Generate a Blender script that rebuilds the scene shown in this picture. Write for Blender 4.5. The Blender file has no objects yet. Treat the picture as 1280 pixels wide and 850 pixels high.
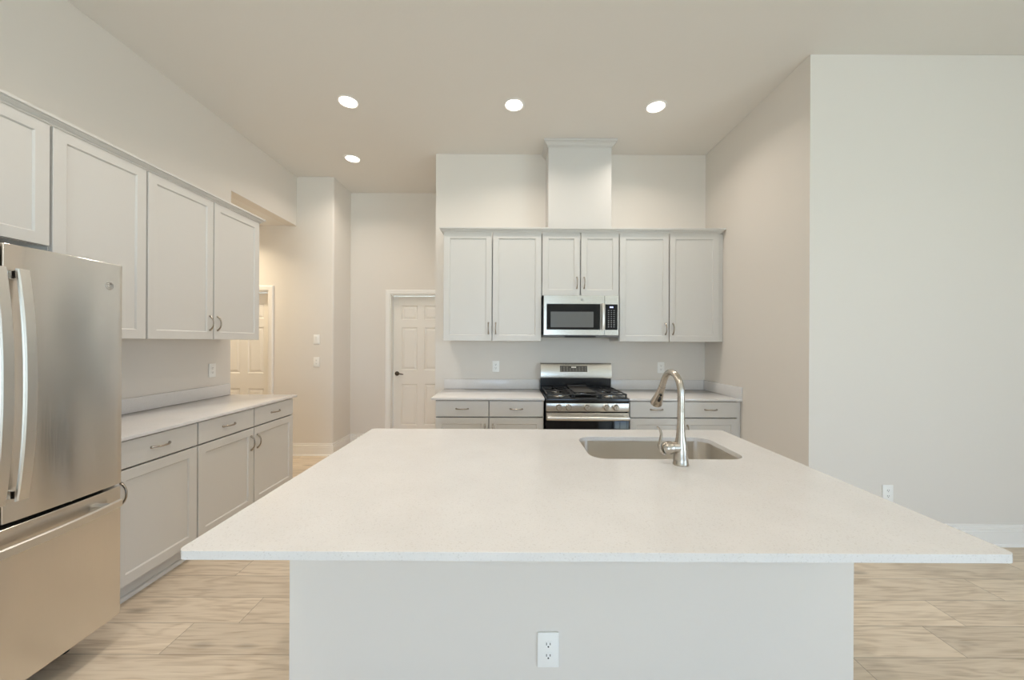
import bpy, bmesh, math, random
from mathutils import Vector, Matrix
random.seed(7)
C = bpy.context.scene.collection
SC = bpy.context.scene
PI = math.pi

# ---------------------------------------------------------------- camera, world, exposure
cam_d = bpy.data.cameras.new('camera')
cam = bpy.data.objects.new('camera', cam_d); C.objects.link(cam)
cam.location = (0, 0, 1.42)
cam.rotation_euler = (PI/2, -0.0045, 0)
cam_d.sensor_width = 36; cam_d.lens = 36*450/1280
cam_d.shift_y = 2.5/1280; cam_d.shift_x = 0.5/1280
cam_d.clip_start = 0.02
SC.camera = cam
SC.view_settings.view_transform = 'Standard'
SC.view_settings.look = 'None'
SC.view_settings.gamma = 1
SC.view_settings.use_curve_mapping = False
SC.view_settings.exposure = 0.14
SC.cycles.use_denoising = True
SC.cycles.max_bounces = 10
SC.cycles.diffuse_bounces = 8
SC.cycles.sample_clamp_indirect = 6
W = bpy.data.worlds.new('daylight'); SC.world = W; W.use_nodes = True
SKY = 4.5          # strength of the overcast sky outside the windows
GROUND_FILL = 6.3        # added glow from below the horizon, lifts the ceiling through the windows
def world_nodes():
    t = W.node_tree; bg = t.nodes['Background']
    tc = t.nodes.new('ShaderNodeTexCoord'); sp = t.nodes.new('ShaderNodeSeparateXYZ'); r = t.nodes.new('ShaderNodeMapRange')
    r.inputs[1].default_value = -0.04; r.inputs[2].default_value = 0.04
    mx = t.nodes.new('ShaderNodeMixRGB')
    mx.inputs[1].default_value = (GROUND_FILL*0.82, GROUND_FILL*1.0, GROUND_FILL*1.04, 1); mx.inputs[2].default_value = (SKY*0.62, SKY*0.88, SKY*1.24, 1)
    t.links.new(tc.outputs['Generated'], sp.inputs[0]); t.links.new(sp.outputs[2], r.inputs[0]); t.links.new(r.outputs[0], mx.inputs[0])
    t.links.new(mx.outputs[0], bg.inputs[0]); bg.inputs[1].default_value = 1.0
world_nodes()
LAMP = 6.6         # watts of each recessed ceiling light
SPREAD = 140       # beam angle of the recessed lights
LAMP_COL = (1.0, 0.895, 0.79)

def portal(loc, rot, sx, sy):
    d = bpy.data.lights.new('window_daylight', 'AREA'); d.shape = 'RECTANGLE'; d.size = sx; d.size_y = sy
    d.cycles.is_portal = True
    o = bpy.data.objects.new('window_daylight', d); C.objects.link(o); o.location = loc; o.rotation_euler = rot
portal((-0.4, -5.52, 1.25), (-PI/2, 0, 0), 3.0, 2.5)
portal((5.62, -3.4, 1.35), (0, PI/2, 0), 2.7, 3.6)

# ---------------------------------------------------------------- materials
def pmat(name, col, rough=0.5, metal=0.0, spec=0.5, **kw):
    m = bpy.data.materials.new(name); m.use_nodes = True
    b = m.node_tree.nodes['Principled BSDF']
    b.inputs['Base Color'].default_value = (*col, 1)
    b.inputs['Roughness'].default_value = rough
    b.inputs['Metallic'].default_value = metal
    b.inputs['Specular IOR Level'].default_value = spec
    for k, v in kw.items(): b.inputs[k].default_value = v
    return m
def N(m, t, **kw):
    n = m.node_tree.nodes.new(t)
    for k, v in kw.items(): setattr(n, k, v)
    return n
def L(m, a, b): m.node_tree.links.new(a, b)
def bsdf(m): return m.node_tree.nodes['Principled BSDF']
def add_bump(m, scale, strength, dist=0.001, detail=3):
    tc = N(m, 'ShaderNodeTexCoord'); nz = N(m, 'ShaderNodeTexNoise'); bp = N(m, 'ShaderNodeBump')
    nz.inputs['Scale'].default_value = scale; nz.inputs['Detail'].default_value = detail
    bp.inputs['Strength'].default_value = strength; bp.inputs['Distance'].default_value = dist
    L(m, tc.outputs['Object'], nz.inputs['Vector']); L(m, nz.outputs['Fac'], bp.inputs['Height'])
    L(m, bp.outputs['Normal'], bsdf(m).inputs['Normal'])
    return m
WALL = add_bump(pmat('wall_paint', (0.745, 0.705, 0.655), 0.75, spec=0.25), 160, 0.12)
CEIL = add_bump(pmat('ceiling_paint', (0.78, 0.755, 0.715), 0.9, spec=0.1), 60, 0.25, 0.002)
TRIM = pmat('white_trim_paint', (0.86, 0.84, 0.81), 0.35)
DOORP = pmat('white_door_paint', (0.83, 0.80, 0.75), 0.4)
CAB = add_bump(pmat('pale_grey_cabinet_paint', (0.63, 0.615, 0.59), 0.38), 220, 0.04)
CABIN = pmat('cabinet_inside', (0.32, 0.30, 0.27), 0.7)
PLAST = pmat('white_plastic', (0.88, 0.88, 0.86), 0.35)
SLOT = pmat('dark_slot', (0.03, 0.03, 0.03), 0.6)
BLACK = pmat('black_enamel', (0.012, 0.012, 0.013), 0.18)
GLASSB = pmat('black_glass', (0.008, 0.008, 0.009), 0.06, spec=0.3)
IRON = pmat('cast_iron', (0.025, 0.025, 0.026), 0.5)
RUBBER = pmat('black_rubber', (0.01, 0.01, 0.01), 0.5)
NICKEL = pmat('brushed_nickel', (0.52, 0.48, 0.425), 0.27, 1.0)
PULLM = pmat('satin_nickel_pull', (0.40, 0.36, 0.31), 0.25, 1.0)
CHROME = pmat('polished_metal', (0.75, 0.74, 0.72), 0.12, 1.0)
BADGE = pmat('badge_metal', (0.42, 0.40, 0.38), 0.3, 1.0)
BRONZE = pmat('dark_bronze', (0.10, 0.085, 0.07), 0.3, 1.0)
GREYCASE = pmat('grey_fridge_case', (0.16, 0.16, 0.16), 0.5)
MESHW = pmat('oven_window_mesh', (0.13, 0.135, 0.135), 0.16)
PANELG = pmat('control_glass', (0.10, 0.085, 0.07), 0.15)
KEYS = pmat('pale_key_print', (0.55, 0.56, 0.58), 0.5)
def emis(name, col, s):
    m = pmat(name, col, 0.5); b = bsdf(m)
    b.inputs['Emission Color'].default_value = (*col, 1); b.inputs['Emission Strength'].default_value = s
    return m
LENS = emis('lit_lens', LAMP_COL, 6.0)
CLOCK = emis('lit_clock', (0.55, 0.6, 1.0), 1.4)

def steel(name, col, rough, horiz):
    m = pmat(name, col, rough, 1.0)
    b = bsdf(m)
    tc = N(m, 'ShaderNodeTexCoord'); mp = N(m, 'ShaderNodeMapping'); nz = N(m, 'ShaderNodeTexNoise')
    mp.inputs['Scale'].default_value = (8, 8, 500) if horiz else (500, 500, 5)
    nz.inputs['Scale'].default_value = 1; nz.inputs['Detail'].default_value = 2
    mr = N(m, 'ShaderNodeMapRange'); mr.inputs[3].default_value = rough-0.05; mr.inputs[4].default_value = rough+0.07
    L(m, tc.outputs['Object'], mp.inputs[0]); L(m, mp.outputs[0], nz.inputs['Vector'])
    L(m, nz.outputs['Fac'], mr.inputs[0]); L(m, mr.outputs[0], b.inputs['Roughness'])
    bp = N(m, 'ShaderNodeBump'); bp.inputs['Strength'].default_value = 0.03; bp.inputs['Distance'].default_value = 0.0003
    L(m, nz.outputs['Fac'], bp.inputs['Height']); L(m, bp.outputs['Normal'], b.inputs['Normal'])
    if not horiz:      # brushed grain smears reflections up and down
        tg = N(m, 'ShaderNodeTangent'); tg.direction_type = 'RADIAL'; tg.axis = 'Z'
        L(m, tg.outputs[0], b.inputs['Tangent']); b.inputs['Anisotropic'].default_value = 0.85; b.inputs['Anisotropic Rotation'].default_value = 0.25
    return m
STEEL = steel('brushed_stainless', (0.76, 0.725, 0.675), 0.20, False)
STEELH = steel('brushed_stainless_handle', (0.74, 0.72, 0.68), 0.30, True)
STEELR = steel('range_stainless', (0.64, 0.615, 0.57), 0.24, True)
SINKM = steel('sink_stainless', (0.72, 0.685, 0.635), 0.30, False)

def quartz():
    m = pmat('white_quartz', (0.8, 0.78, 0.77), 0.14, spec=0.5)
    tc = N(m, 'ShaderNodeTexCoord')
    v = N(m, 'ShaderNodeTexVoronoi'); v.inputs['Scale'].default_value = 330
    r = N(m, 'ShaderNodeValToRGB'); r.color_ramp.elements[0].position = 0.0; r.color_ramp.elements[1].position = 1.0
    e = r.color_ramp.elements; e[0].color = (0.66, 0.64, 0.625, 1); e[1].color = (0.765, 0.752, 0.745, 1)
    k = r.color_ramp.elements.new(0.06); k.color = (0.725, 0.708, 0.698, 1)
    k = r.color_ramp.elements.new(0.20); k.color = (0.755, 0.741, 0.733, 1)
    wn = N(m, 'ShaderNodeSeparateColor'); L(m, v.outputs['Color'], wn.inputs[0])
    nz = N(m, 'ShaderNodeTexNoise'); nz.inputs['Scale'].default_value = 7; nz.inputs['Detail'].default_value = 5
    mx = N(m, 'ShaderNodeMixRGB', blend_type='MULTIPLY'); mx.inputs[0].default_value = 0.10
    L(m, tc.outputs['Object'], v.inputs['Vector']); L(m, tc.outputs['Object'], nz.inputs['Vector'])
    L(m, wn.outputs[0], r.inputs[0]); L(m, r.outputs[0], mx.inputs[1]); L(m, nz.outputs['Fac'], mx.inputs[2])
    L(m, mx.outputs[0], bsdf(m).inputs['Base Color'])
    return m
QUARTZ = quartz()

def plank_floor():
    m = pmat('oak_plank', (0.5, 0.4, 0.3), 0.42, spec=0.35)
    def M(op, a, b=None, c=None):
        n = N(m, 'ShaderNodeMath', operation=op)
        for i, v in enumerate((a, b, c)):
            if v is None: continue
            if isinstance(v, (int, float)): n.inputs[i].default_value = v
            else: L(m, v, n.inputs[i])
        return n.outputs[0]
    tc = N(m, 'ShaderNodeTexCoord'); sp = N(m, 'ShaderNodeSeparateXYZ'); L(m, tc.outputs['Object'], sp.inputs[0])
    x, y = sp.outputs[0], sp.outputs[1]
    LEN, WID = 1.22, 0.1825
    v = M('DIVIDE', M('SUBTRACT', y, 1.628), WID)
    row = M('FLOOR', v); fv = M('SUBTRACT', v, row)
    idx = M('DIVIDE', M('ADD', M('FLOORED_MODULO', M('ADD', row, 2), 7), 0.5), 7)
    rp = N(m, 'ShaderNodeValToRGB'); rp.color_ramp.interpolation = 'CONSTANT'
    offs = [0.62, 0.329, 0.85, 1.074, 0.30, 0.775, 0.12]
    rp.color_ramp.elements[0].position = 0; rp.color_ramp.elements[1].position = 1/7
    for i in range(2, 7): rp.color_ramp.elements.new(i/7)
    for i, o in enumerate(offs):
        q = o/LEN; rp.color_ramp.elements[i].color = (q, q, q, 1)
    L(m, idx, rp.inputs[0])
    u = M('SUBTRACT', M('DIVIDE', x, LEN), rp.outputs[0])
    col = M('FLOOR', u); fu = M('SUBTRACT', u, col)
    idv = N(m, 'ShaderNodeCombineXYZ'); L(m, row, idv.inputs[0]); L(m, col, idv.inputs[1])
    wn = N(m, 'ShaderNodeTexWhiteNoise', noise_dimensions='2D'); L(m, idv.outputs[0], wn.inputs['Vector'])
    rnd = wn.outputs['Value']
    def noise(sx, sy, scale, detail, dist=0.0):
        cv = N(m, 'ShaderNodeCombineXYZ')
        L(m, M('ADD', M('MULTIPLY', x, sx), M('MULTIPLY', rnd, 37.0)), cv.inputs[0])
        L(m, M('MULTIPLY', y, sy), cv.inputs[1]); L(m, M('MULTIPLY', rnd, 11.0), cv.inputs[2])
        n = N(m, 'ShaderNodeTexNoise'); n.inputs['Scale'].default_value = scale
        n.inputs['Detail'].default_value = detail; n.inputs['Distortion'].default_value = dist
        L(m, cv.outputs[0], n.inputs['Vector']); return n.outputs['Fac']
    grain = noise(2.6, 58, 1.6, 7, 0.9)
    broad = noise(1.1, 8, 1.1, 2.5, 1.2)
    rings = M('SINE', M('MULTIPLY', broad, 34.0))
    fine = M('ADD', M('MULTIPLY', grain, 0.78), M('MULTIPLY', M('ADD', rings, 1.0), 0.085))
    r1 = N(m, 'ShaderNodeValToRGB'); e = r1.color_ramp.elements
    e[0].position = 0.25; e[0].color = (0.48, 0.385, 0.285, 1); e[1].position = 0.78; e[1].color = (0.74, 0.645, 0.52, 1)
    k = e.new(0.5); k.color = (0.66, 0.56, 0.44, 1)
    L(m, fine, r1.inputs[0])
    # knots: sparse dark spots stretched along the plank
    cvk = N(m, 'ShaderNodeCombineXYZ')
    L(m, M('ADD', M('MULTIPLY', x, 1.0), M('MULTIPLY', rnd, 9.0)), cvk.inputs[0]); L(m, M('MULTIPLY', y, 3.2), cvk.inputs[1])
    vk = N(m, 'ShaderNodeTexVoronoi'); vk.inputs['Scale'].default_value = 2.1; L(m, cvk.outputs[0], vk.inputs['Vector'])
    kn = N(m, 'ShaderNodeMapRange'); kn.inputs[1].default_value = 0.05; kn.inputs[2].default_value = 0.21
    kn.inputs[3].default_value = 0.50; kn.inputs[4].default_value = 1.0; L(m, M('ADD', vk.outputs['Distance'], M('MULTIPLY', grain, 0.08)), kn.inputs[0])
    tone = M('ADD', M('MULTIPLY', rnd, 0.22), 0.88)
    seamv = M('MINIMUM', M('MULTIPLY', M('MINIMUM', fv, M('SUBTRACT', 1.0, fv)), WID), M('MULTIPLY', M('MINIMUM', fu, M('SUBTRACT', 1.0, fu)), LEN))
    sm = N(m, 'ShaderNodeMapRange'); sm.inputs[1].default_value = 0.0006; sm.inputs[2].default_value = 0.0022
    sm.inputs[3].default_value = 0.45; sm.inputs[4].default_value = 1.0; L(m, seamv, sm.inputs[0])
    f = M('MULTIPLY', M('MULTIPLY', tone, sm.outputs[0]), kn.outputs[0])
    mx = N(m, 'ShaderNodeMixRGB', blend_type='MULTIPLY'); mx.inputs[0].default_value = 1
    L(m, r1.outputs[0], mx.inputs[1]); L(m, f, mx.inputs[2]); L(m, mx.outputs[0], bsdf(m).inputs['Base Color'])
    bp = N(m, 'ShaderNodeBump'); bp.inputs['Strength'].default_value = 0.25; bp.inputs['Distance'].default_value = 0.001
    L(m, M('MULTIPLY', sm.outputs[0], M('ADD', 1.0, M('MULTIPLY', grain, 0.15))), bp.inputs['Height'])
    L(m, bp.outputs['Normal'], bsdf(m).inputs['Normal'])
    return m
FLOORM = plank_floor()

# ---------------------------------------------------------------- mesh helpers
def v3(a): return Vector(a)
class MB:
    def __init__(s): s.bm = bmesh.new()
    def quad(s, pts):
        return s.bm.faces.new([s.bm.verts.new(p) for p in pts])
    def box(s, x0, x1, y0, y1, z0, z1, bev=0.0, seg=2):
        vs = [s.bm.verts.new((x, y, z)) for x in (x0, x1) for y in (y0, y1) for z in (z0, z1)]
        idx = [(0,1,3,2),(4,6,7,5),(0,4,5,1),(2,3,7,6),(0,2,6,4),(1,5,7,3)]
        fs = [s.bm.faces.new([vs[i] for i in f]) for f in idx]
        if bev > 0:
            es = list({e for f in fs for e in f.edges})
            bmesh.ops.bevel(s.bm, geom=es, offset=bev, segments=seg, profile=0.5, affect='EDGES')
        return s
    def prism(s, pts, axis, a, b):
        # pts: 2-D outline; axis 'x','y','z' gives the extrude direction
        def P(p, t):
            if axis == 'x': return (t, p[0], p[1])
            if axis == 'y': return (p[0], t, p[1])
            return (p[0], p[1], t)
        A = [s.bm.verts.new(P(p, a)) for p in pts]; B = [s.bm.verts.new(P(p, b)) for p in pts]
        n = len(pts)
        s.bm.faces.new(A); s.bm.faces.new(B[::-1])
        for i in range(n): s.bm.faces.new((A[i], B[i], B[(i+1) % n], A[(i+1) % n]))
        return s
    def cyl(s, p, axis, r, h, seg=32, r2=None):
        r2 = r if r2 is None else r2
        return s.lathe(p, axis, [(0, 0), (r, 0), (r2, h), (0, h)], seg)
    def lathe(s, p, axis, prof, seg=32):
        p = v3(p); ax = v3(axis).normalized()
        q = ax.to_track_quat('Z', 'Y')
        rings = []
        for r, h in prof:
            if r <= 1e-6: rings.append([s.bm.verts.new(p + q @ Vector((0, 0, h)))]); continue
            rings.append([s.bm.verts.new(p + q @ Vector((r*math.cos(2*PI*i/seg), r*math.sin(2*PI*i/seg), h))) for i in range(seg)])
        for a, b in zip(rings, rings[1:]):
            if len(a) == 1 and len(b) == 1: continue
            for i in range(seg):
                j = (i+1) % seg
                if len(a) == 1: s.bm.faces.new((a[0], b[i], b[j]))
                elif len(b) == 1: s.bm.faces.new((a[i], a[j], b[0]))
                else: s.bm.faces.new((a[i], a[j], b[j], b[i]))
        return s
    def tube(s, pts, rads, seg=16, flat=1.0, up=None):
        # round (or flattened) tube along a poly-line
        pts = [v3(p) for p in pts]; rings = []
        if not isinstance(rads, (list, tuple)): rads = [rads]*len(pts)
        ref = v3(up) if up else Vector((0.123, 0.345, 0.93))
        for i, p in enumerate(pts):
            t = (pts[min(i+1, len(pts)-1)] - pts[max(i-1, 0)]).normalized()
            a = ref - t*ref.dot(t)
            if a.length < 1e-4: a = Vector((1, 0, 0)) - t*t.x
            a.normalize(); b = t.cross(a); ref = a if not up else v3(up)
            rings.append([s.bm.verts.new(p + (a*math.cos(2*PI*k/seg)*flat + b*math.sin(2*PI*k/seg))*rads[i]) for k in range(seg)])
        for A, B in zip(rings, rings[1:]):
            for k in range(seg): s.bm.faces.new((A[k], A[(k+1) % seg], B[(k+1) % seg], B[k]))
        s.bm.faces.new(rings[0][::-1]); s.bm.faces.new(rings[-1])
        return s
    def sweep(s, path, prof, side=1):
        # profile (out, z) swept along a floor-plan path with mitred corners; out is to the right of travel (side=1)
        n = len(path); rings = []
        P = [Vector((p[0], p[1])) for p in path]
        for i in range(n):
            d0 = (P[i]-P[i-1]).normalized() if i > 0 else None
            d1 = (P[i+1]-P[i]).normalized() if i < n-1 else None
            f = lambda d: Vector((d.y, -d.x))*side
            if d0 is None: m = f(d1)
            elif d1 is None: m = f(d0)
            else:
                m = f(d0)+f(d1); m = m/ (m.length_squared) * 2 if m.length > 1e-6 else f(d0)
            rings.append([s.bm.verts.new((P[i].x+m.x*o, P[i].y+m.y*o, z)) for o, z in prof])
        k = len(prof)
        for A, B in zip(rings, rings[1:]):
            for j in range(k): s.bm.faces.new((A[j], A[(j+1) % k], B[(j+1) % k], B[j]))
        s.bm.faces.new(rings[0]); s.bm.faces.new(rings[-1][::-1])
        return s
    def panel_board(s, x0, x1, z0, z1, yf, t, panels, steps, cham=0.0015):
        """board facing -y; panels: rectangles (x0,x1,z0,z1); steps: (inset, depth) pairs for each panel's moulding"""
        c = cham
        xs = sorted({x0+c, x1-c, *[p[0] for p in panels], *[p[1] for p in panels]})
        zs = sorted({z0+c, z1-c, *[p[2] for p in panels], *[p[3] for p in panels]})
        G = {}
        def gv(x, z):
            k = (round(x, 6), round(z, 6))
            if k not in G: G[k] = s.bm.verts.new((x, yf, z))
            return G[k]
        for i in range(len(xs)-1):
            for j in range(len(zs)-1):
                cx, cz = (xs[i]+xs[i+1])/2, (zs[j]+zs[j+1])/2
                if any(p[0] < cx < p[1] and p[2] < cz < p[3] for p in panels): continue
                s.bm.faces.new((gv(xs[i], zs[j]), gv(xs[i+1], zs[j]), gv(xs[i+1], zs[j+1]), gv(xs[i], zs[j+1])))
        for p in panels:
            xi = [x for x in xs if p[0]-1e-6 <= x <= p[1]+1e-6]; zi = [z for z in zs if p[2]-1e-6 <= z <= p[3]+1e-6]
            ring = [gv(x, p[2]) for x in xi[:-1]] + [gv(p[1], z) for z in zi[:-1]] + [gv(x, p[3]) for x in xi[:0:-1]] + [gv(p[0], z) for z in zi[:0:-1]]
            prev = ring
            for ins, dep in steps:
                cur = []
                for v in ring:
                    x = min(max(v.co.x, p[0]+ins), p[1]-ins); z = min(max(v.co.z, p[2]+ins), p[3]-ins)
                    cur.append(s.bm.verts.new((x, yf+dep, z)))
                m = len(ring)
                for a in range(m): s.bm.faces.new((prev[a], prev[(a+1) % m], cur[(a+1) % m], cur[a]))
                prev = cur
            s.bm.faces.new(prev)
        # edge chamfer, sides, back
        fr = [gv(x, z0+c) for x in xs[:-1]] + [gv(x1-c, z) for z in zs[:-1]] + [gv(x, z1-c) for x in xs[:0:-1]] + [gv(x0+c, z) for z in zs[:0:-1]]
        def push(v, y):
            x, z = v.co.x, v.co.z
            x = x0 if x < x0+c+1e-6 else (x1 if x > x1-c-1e-6 else x); z = z0 if z < z0+c+1e-6 else (z1 if z > z1-c-1e-6 else z)
            return s.bm.verts.new((x, y, z))
        r1 = [push(v, yf+c) for v in fr]; r2 = [push(v, yf+t) for v in fr]; m = len(fr)
        for A, B in ((fr, r1), (r1, r2)):
            for a in range(m): s.bm.faces.new((B[a], B[(a+1) % m], A[(a+1) % m], A[a]))
        s.bm.faces.new(r2[::-1])
        return s
    def xform(s, M):
        bmesh.ops.transform(s.bm, matrix=M, verts=s.bm.verts); return s
    def build(s, name, mat, parent=None, loc=None, ang=35):
        bm = s.bm
        bmesh.ops.remove_doubles(bm, verts=bm.verts, dist=1e-6)
        bmesh.ops.recalc_face_normals(bm, faces=bm.faces)
        for f in bm.faces: f.smooth = True
        for e in bm.edges:
            e.smooth = (len(e.link_faces) == 2 and e.calc_face_angle(0) < math.radians(ang))
        if loc is not None: bmesh.ops.translate(bm, verts=bm.verts, vec=-v3(loc))
        me = bpy.data.meshes.new(name); bm.to_mesh(me); bm.free(); me.materials.append(mat)
        o = bpy.data.objects.new(name, me); C.objects.link(o)
        if loc is not None: o.location = loc
        if parent: o.parent = parent
        return o
def tag(o, label, cat, group=None):
    o['label'] = label; o['category'] = cat
    if group: o['group'] = group
    return o
def thing(name, label, cat, loc=(0, 0, 0), rz=0, group=None):
    o = bpy.data.objects.new(name, None); C.objects.link(o); o.empty_display_size = 0.1
    o.location = loc; o.rotation_euler = (0, 0, rz)
    return tag(o, label, cat, group)
def struct(o, label, cat):
    o['kind'] = 'structure'; return tag(o, label, cat)
def dup(root, loc, rz, label, group=None):
    r = root.copy(); C.objects.link(r); r.location = loc; r.rotation_euler = (0, 0, rz); r['label'] = label
    if group: r['group'] = group
    for ch in list(root.children):
        c = ch.copy(); C.objects.link(c); c.parent = r
        for g in ch.children:
            d = g.copy(); C.objects.link(d); d.parent = c
    return r

# ---------------------------------------------------------------- room shell
H = 3.46            # kitchen ceiling
XL = -2.676         # left wall face
YB = 3.91           # kitchen back wall face
XR = 2.10           # right wall face
YR = 2.54           # wall face to the right of the kitchen
YH = 4.47           # wall past the left opening
YA = 4.945          # alcove wall with the passage door
XRET = -2.215       # return wall face
YO = 3.426          # end of left wall, where the opening starts
ZO = 2.85           # underside of the opening's header
YREAR = -5.5; XE = 5.6

struct(MB().box(-5.3, 5.8, -5.7, 5.2, -0.1, 0).build('floor', FLOORM), 'light oak plank floor with boards running left to right', 'floor')
struct(MB().box(XL-0.12, 5.8, -5.7, 5.2, H, H+0.1).build('ceiling', CEIL), 'tall flat off-white ceiling with recessed lights', 'ceiling')
m = MB(); m.box(XL-0.12, XL, YREAR-0.1, YO, 0, H-0.001); m.box(XL-0.12, XL, YO, YH+0.5, ZO, H-0.001)
struct(m.build('wall_left', WALL), 'warm off-white left wall ending in a header over the hallway opening', 'wall')
struct(MB().box(-0.83, XR, YB, YA+0.15, 0, H-0.001).build('wall_back', WALL), 'warm off-white back wall behind the range and wall cabinets', 'wall')
struct(MB().box(XR, XE+0.1, YR, YA+0.15, 0, H-0.001).build('wall_right', WALL), 'right-hand wall turning a corner beside the island', 'wall')
def wall_with_hole(y0, y1, xa, xb, ha, hb, htop, ztop):
    m = MB()
    m.box(xa, ha, y0, y1, 0, ztop); m.box(hb, xb, y0, y1, 0, ztop); m.box(ha, hb, y0, y1, htop, ztop)
    return m
# wall past the opening (with hallway door), its return, and the alcove wall (with passage door)
D1 = (-3.775, -3.01, 2.05)      # hallway door hole: left, right, top
D2 = (-1.676, -0.866, 2.075)    # passage door hole
m = MB(); m.box(-5.3, D1[0], YH, YH+0.14, 0, H-0.001); m.box(D1[0], D1[1], YH, YH+0.14, D1[2], H-0.001)
cr = [(XRET-0.02+0.02*math.cos(a), YH+0.02-0.02*math.sin(a)) for a in [PI/2*k/6 for k in range(6, -1, -1)]]
m.prism([(D1[1], YH+0.14), (D1[1], YH)] + cr + [(XRET, YA+0.15), (XRET-0.12, YA+0.15), (XRET-0.12, YH+0.14)], 'z', 0, H-0.001)
o = m.build('wall_hallway', WALL); struct(o, 'off-white wall left of the alcove with switch plate and outlet', 'wall')
struct(wall_with_hole(YA, YA+0.14, XRET, -0.829, D2[0], D2[1], D2[2], H-0.001).build('wall_alcove', WALL), 'off-white alcove wall around the six-panel passage door', 'wall')
m = MB(); m.box(-5.3, XL-0.12, YO-0.12, YO, 0, ZO); m.box(-5.3, -5.2, YO, YH, 0, ZO)
struct(m.build('wall_hall_side', WALL), 'hallway side walls behind the left wall', 'wall')
struct(MB().box(-5.3, XL-0.12, YO-0.12, YH, ZO, ZO+0.1).build('ceiling_hall', CEIL), 'lower hallway ceiling seen through the opening', 'ceiling')
# rooms behind the two doors, dark side
# rear wall and outer right wall with their glazed openings (behind the camera)
m = MB(); m.box(XL-0.12, -1.9, YREAR-0.12, YREAR, 0, H-0.001); m.box(1.1, XE+0.1, YREAR-0.12, YREAR, 0, H-0.001); m.box(-1.9, 1.1, YREAR-0.12, YREAR, 2.5, H-0.001)
struct(m.build('wall_front', WALL), 'wall behind the camera with wide glazed doors', 'wall')
m = MB(); m.box(XE, XE+0.1, YREAR, -5.2, 0, H-0.001); m.box(XE, XE+0.1, -1.6, YR, 0, H-0.001); m.box(XE, XE+0.1, -5.2, -1.6, 2.7, H-0.001)
struct(m.build('wall_outer', WALL), 'outer right wall with wide window', 'wall')
def window_frame(name, a0, a1, z0, z1, n, at, along):
    m = MB(); t = 0.06
    def b(p0, p1, q0, q1):
        if along == 'x': m.box(p0, p1, at-0.03, at+0.03, q0, q1, 0.004, 1)
        else: m.box(at-0.03, at+0.03, p0, p1, q0, q1, 0.004, 1)
    b(a0, a1, z0, z0+t); b(a0, a1, z1-t, z1)
    for i in range(n+1):
        c = a0 + (a1-a0)*i/n; c0 = min(max(c-t/2, a0), a1-t); b(c0, c0+t, z0+t, z1-t)
    return struct(m.build(name, TRIM), 'white framed glazing behind the camera', 'window')
window_frame('window_1', -1.9, 1.1, 0.001, 2.5, 3, YREAR-0.06, 'x')
window_frame('window_2', -5.2, -1.6, 0.001, 2.7, 3, XE+0.05, 'y')

# baseboards
BBP = [(0.001, 0.0005), (0.026, 0.0005), (0.026, 0.006), (0.020, 0.016), (0.0155, 0.018), (0.0155, 0.104), (0.010, 0.107), (0.010, 0.112), (0.0145, 0.116), (0.0145, 0.126), (0.008, 0.130), (0.008, 0.135), (0.011, 0.139), (0.010, 0.152), (0.001, 0.153)]
struct(MB().sweep([(D1[1]+0.062, YH), (XRET, YH), (XRET, YA), (D2[0]-0.07, YA)], BBP).build('baseboard_left', TRIM), 'white moulded baseboard along the hallway wall and alcove', 'baseboard')
struct(MB().sweep([(XR, YB-0.65), (XR, YR), (XE, YR)], BBP).build('baseboard_right', TRIM), 'white moulded baseboard at the foot of the right wall', 'baseboard')

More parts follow.
